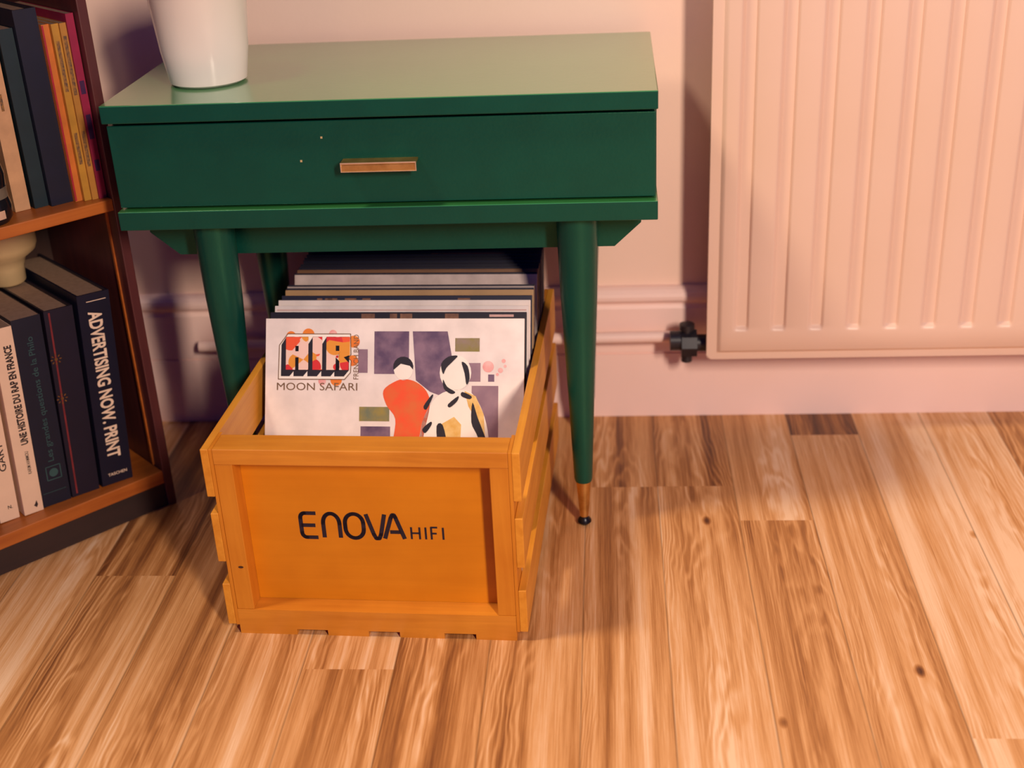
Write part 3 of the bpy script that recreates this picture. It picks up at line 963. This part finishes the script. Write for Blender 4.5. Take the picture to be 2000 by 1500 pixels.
# big black art book
r, cv = book('big black hardback with large peach lettering at the right end of the bottom shelf', -0.0905, -0.0470, 0.0150, ZS, 0.270, 0.205, R_(3.4), navy, GB)
bm = BM()
down_text(bm, 'ADVERTISING NOW. PRINT', -0.0005, 0.0190, 0.038, 0.246, bold=0.030)
obj('title_lettering', bm, 'foil', cv, label='large peach title down the spine')
bm = BM()
flat_text(bm, 'TASCHEN', -0.0125, 0.0145, 0.0120, 0.0162, bold=0.01)
obj('publisher_lettering', bm, 'foil', cv, label='small peach publisher name at the foot of the spine')
bm = BM()
flat(bm, rect(-0.0100, 0.2594, 0.0165, 0.2603), lambda x, z: (x, -0.0003, z))   # too small to read in the photograph
obj('head_line', bm, 'foil', cv, label='tiny peach line at the head of the spine')
# dark book with a red line and gold ornaments
leather = cover_mat('cover_dark_leather', (0.007, 0.004, 0.017), 0.5)
r, cv = book('dark hardback with a red line and gold ornaments down its spine', -0.1315, -0.0935, 0.0200, ZS, 0.262, 0.19, R_(3.0), leather, GB)
bm = BM(); flat(bm, rect(-0.0135, 0.004, -0.0112, 0.259), lambda x, z: (x, -0.0003, z))
obj('spine_stripe', bm, 'redline', cv, label='red line on the spine')
for zc in (0.1965, 0.142):
    bm = BM()
    for k in range(8):
        a = k * math.pi / 4
        flat(bm, ell(-0.0123 + 0.0058 * math.cos(a), zc + 0.0058 * math.sin(a), 0.0018, 0.0009, 8, k * 45), lambda x, z: (x, -0.0006, z))
    flat(bm, ell(-0.0123, zc, 0.0022, 0.0022, 12), lambda x, z: (x, -0.0006, z))
    obj('spine_ornament', bm, 'gold', cv, label='gold rosette on the spine')
# dark book with faint teal title
dkb = cover_mat('cover_midnight', (0.004, 0.006, 0.020), 0.5)
r, cv = book('dark book with a faint teal title standing beside the white paperback', -0.1700, -0.1325, 0.0230, ZS, 0.262, 0.18, R_(2.4), dkb, GB, paperback=True)
bm = BM()
up_text(bm, 'Les grandes questions de la Philo', 0.002, 0.0105, 0.062, 0.236)
obj('title_lettering', bm, 'teal', cv, label='faint teal title on the spine')
bm = BM()
strokes(bm, [rect(-0.008, 0.036, 0.011, 0.055) + [(-0.008, 0.036)]], 0.0012, lambda x, z: (x, -0.0003, z))
flat(bm, ell(0.0015, 0.0455, 0.006, 0.006, 14), lambda x, z: (x, -0.0003, z))
obj('publisher_mark', bm, 'teal', cv, label='faint teal square mark low on the spine')
bm = BM()
flat(bm, rect(-0.017, 0.0186, 0.014, 0.0193), lambda x, z: (x, -0.0003, z))
obj('spine_rule', bm, 'teal', cv, label='thin teal rule near the foot of the spine')
# white paperbacks
r, cv = book('white paperback with a heavy black title, right one of the two white ones', -0.1965, -0.1710, 0.0230, ZS, 0.258, 0.165, R_(2.6), white, GB, paperback=True)
bm = BM()
up_text(bm, 'UNE HISTOIRE DU RAP EN FRANCE', 0.0035, 0.0100, 0.098, 0.234, bold=0.04)
obj('title_lettering', bm, 'typeblack', cv, label='heavy black title on the spine')
bm = BM()
up_text(bm, 'KARIM HAMMOU', 0.0035, 0.0048, 0.056, 0.088, bold=0.01)
obj('author_lettering', bm, 'typeblack', cv, label='small black author name on the spine')
bm = BM()
flat(bm, [(0.001, 0.010), (0.0045, 0.0065), (0.0065, 0.0105), (0.0052, 0.0165), (0.003, 0.0125)], lambda x, z: (x, -0.0003, z))
obj('publisher_mark', bm, 'typeblack', cv, label='tiny black mark at the foot of the spine')
r, cv = book('white paperback at the left edge, left one of the two white ones', -0.2270, -0.2015, 0.0280, ZS, 0.236, 0.15, R_(2.6), white, GB, paperback=True)
bm = BM()
up_text(bm, 'GARY', 0.003, 0.009, 0.070, 0.110, bold=0.01)
obj('title_lettering', bm, 'typeblack', cv, label='black type on the spine')
bm = BM()
flat_text(bm, 'N.', 0.0, 0.006, 0.016, 0.021, bold=0.02)
obj('publisher_mark', bm, 'typeblack', cv, label='tiny black mark at the foot of the spine')
# beige cup lying back on the book tops
cup = thing('cup', 'beige ceramic cup standing on top of the dark books in the lower compartment', 'cup', bmat @ Vector((-0.1020, 0.160, 0.3195)))
bm = BM()
lathe(bm, [(0, 0), (0.020, 0), (0.0225, 0.003), (0.0235, 0.022), (0.028, 0.034), (0.042, 0.044), (0.045, 0.052), (0.045, 0.078), (0.0425, 0.078), (0.042, 0.054), (0.026, 0.040), (0.020, 0.026), (0, 0.02)], 0, 0, 40)
obj('cup_body', bm, 'beige', cup, smooth=True)

# middle shelf
ZM = 0.4440
specs = [  # s0, s1, d, height, depth, lean, colour, label
    (-0.1160, -0.0970, 0.0430, 0.200, 0.14, 0.2, (0.62, 0.34, 0.17), 'beige paperback at the left of the middle shelf beside the black jar'),
    (-0.0935, -0.0760, 0.0380, 0.215, 0.15, 0.0, (0.006, 0.022, 0.030), 'dark green book between the beige and the black books on the middle shelf'),
    (-0.0755, -0.0475, 0.0300, 0.235, 0.17, 0.0, (0.004, 0.005, 0.022), 'thick black book left of the orange ones on the middle shelf'),
    (-0.0472, -0.0380, 0.0240, 0.215, 0.15, 0.0, (0.62, 0.17, 0.025), 'orange paperback with a red front edge on the middle shelf'),
    (-0.0378, -0.0290, 0.0180, 0.215, 0.15, 0.0, (0.52, 0.25, 0.03), 'yellow paperback directly right of the orange one on the middle shelf'),
    (-0.0288, -0.0210, 0.0150, 0.215, 0.15, 0.0, (0.48, 0.21, 0.035), 'mustard paperback directly left of the magenta book on the middle shelf'),
    (-0.0208, -0.0112, 0.0120, 0.225, 0.15, 0.0, (0.32, 0.010, 0.055), 'magenta book against the right side of the bookcase on the middle shelf'),
]
bm_books = []
for i, (s0, s1, d, h, dep, ln, col, lab) in enumerate(specs):
    r, cv = book(lab, s0, s1, d, ZM, h, dep, R_(ln), cover_mat('cover_mid_%d' % i, col, 0.5, 0.75), GM, paperback=i != 2)
    bm_books.append((r, cv))
M['dimtype'] = mat('dim_type', (0.09, 0.05, 0.03), 0.6, noise=(260, (0.34, 0.15, 0.03)))
M['rededge'] = mat('red_edge', (0.42, 0.015, 0.03), 0.5, noise=(80, (0.3, 0.01, 0.03)))
bm = BM(); flat(bm, rect(-0.0046, 0.001, -0.0024, 0.214), lambda x, z: (x, -0.0003, z))
obj('spine_stripe', bm, 'rededge', bm_books[3][1], label='red edge of the spine')
for i, z0, z1, z2, z3 in ((4, 0.046, 0.085, 0.135, 0.195), (5, 0.042, 0.086, 0.13, 0.2)):
    # out of focus in the photograph: dark worn strips where the type stands
    for a, b in ((z0, z1), (z2, z3)):
        bm = BM()
        flat(bm, rect(-0.0020, a, 0.0020, b), lambda x, q: (x, -0.0003, q))
        obj('spine_type', bm, 'dimtype', bm_books[i][1], label='blurred dark type on the spine')
for z, l in ((0.150, 0.018), (0.122, 0.020), (0.176, 0.02)):
    bm = BM(); flat(bm, rect(-0.0005, z, 0.003, z + l), lambda x, q: (x, -0.0003, q))
    obj('spine_type', bm, 'dimtype', bm_books[0][1], label='short dark type on the spine')
pp = mat('purple_print', (0.03, 0.008, 0.06), 0.5, noise=(60, (0.06, 0.01, 0.06)))
for z, l in ((0.035, 0.014), (0.075, 0.03), (0.13, 0.016)):
    bm = BM(); flat(bm, rect(-0.003, z, 0.003, z + l), lambda x, q: (x, -0.0003, q))
    obj('spine_block', bm, pp, bm_books[6][1], label='dark purple block on the spine')

# black jar with pale label
jar = thing('decorative_jar', 'round glossy black jar with a pale patch at the left edge of the middle shelf', 'jar', bmat @ Vector((-0.1540, 0.0310, ZM + 0.0003)))
bm = BM()
lathe(bm, [(0, 0), (0.024, 0), (0.0285, 0.006), (0.0295, 0.020), (0.0275, 0.030), (0.0265, 0.036), (0.0275, 0.044), (0.0285, 0.058), (0.0255, 0.074), (0.017, 0.086), (0.010, 0.091), (0.010, 0.096),
           (0.013, 0.100), (0.013, 0.108), (0.008, 0.113), (0, 0.114)], 0, 0, 40)
jb = obj('jar_body', bm, 'blackgloss', jar, smooth=True)
bm = BM(); lathe(bm, [(0.0277, 0.0302), (0.0272, 0.036), (0.0279, 0.043), (0.0272, 0.043), (0.0262, 0.036), (0.0267, 0.0302)], 0, 0, 40)
obj('jar_band', bm, mat('grey_band', (0.20, 0.16, 0.11), 0.4, noise=(60, (0.14, 0.11, 0.08))), jar, smooth=True, label='greyish band round the jar')


def jar_patch(a0, a1, z0, z1, rad_, m, nm, lab):
    bm = BM(); g = []
    for i in range(7):
        a = R_(a0 + (a1 - a0) * i / 6)
        g.append([bm.verts.new((rad_(z) * math.cos(a), rad_(z) * math.sin(a), z)) for z in (z0, (z0 + z1) / 2, z1)])
    for p, q in zip(g, g[1:]):
        for k in range(2): bm.faces.new((p[k], q[k], q[k + 1], p[k + 1]))
    obj(nm, bm, m, jar, smooth=True, label=lab)


M['patch'] = mat('pale_patch', (0.66, 0.42, 0.28), 0.5, noise=(50, (0.58, 0.36, 0.24)))
jar_patch(-85, -30, 0.050, 0.070, lambda z: 0.0292 - max(0, z - 0.058) * 0.17, 'patch', 'jar_label', 'pale peach label on the jar')
jar_patch(-50, -22, 0.008, 0.018, lambda z: 0.0300, 'patch', 'jar_highlight', 'small painted highlight low on the jar')  # gloss highlight painted on as a pale patch
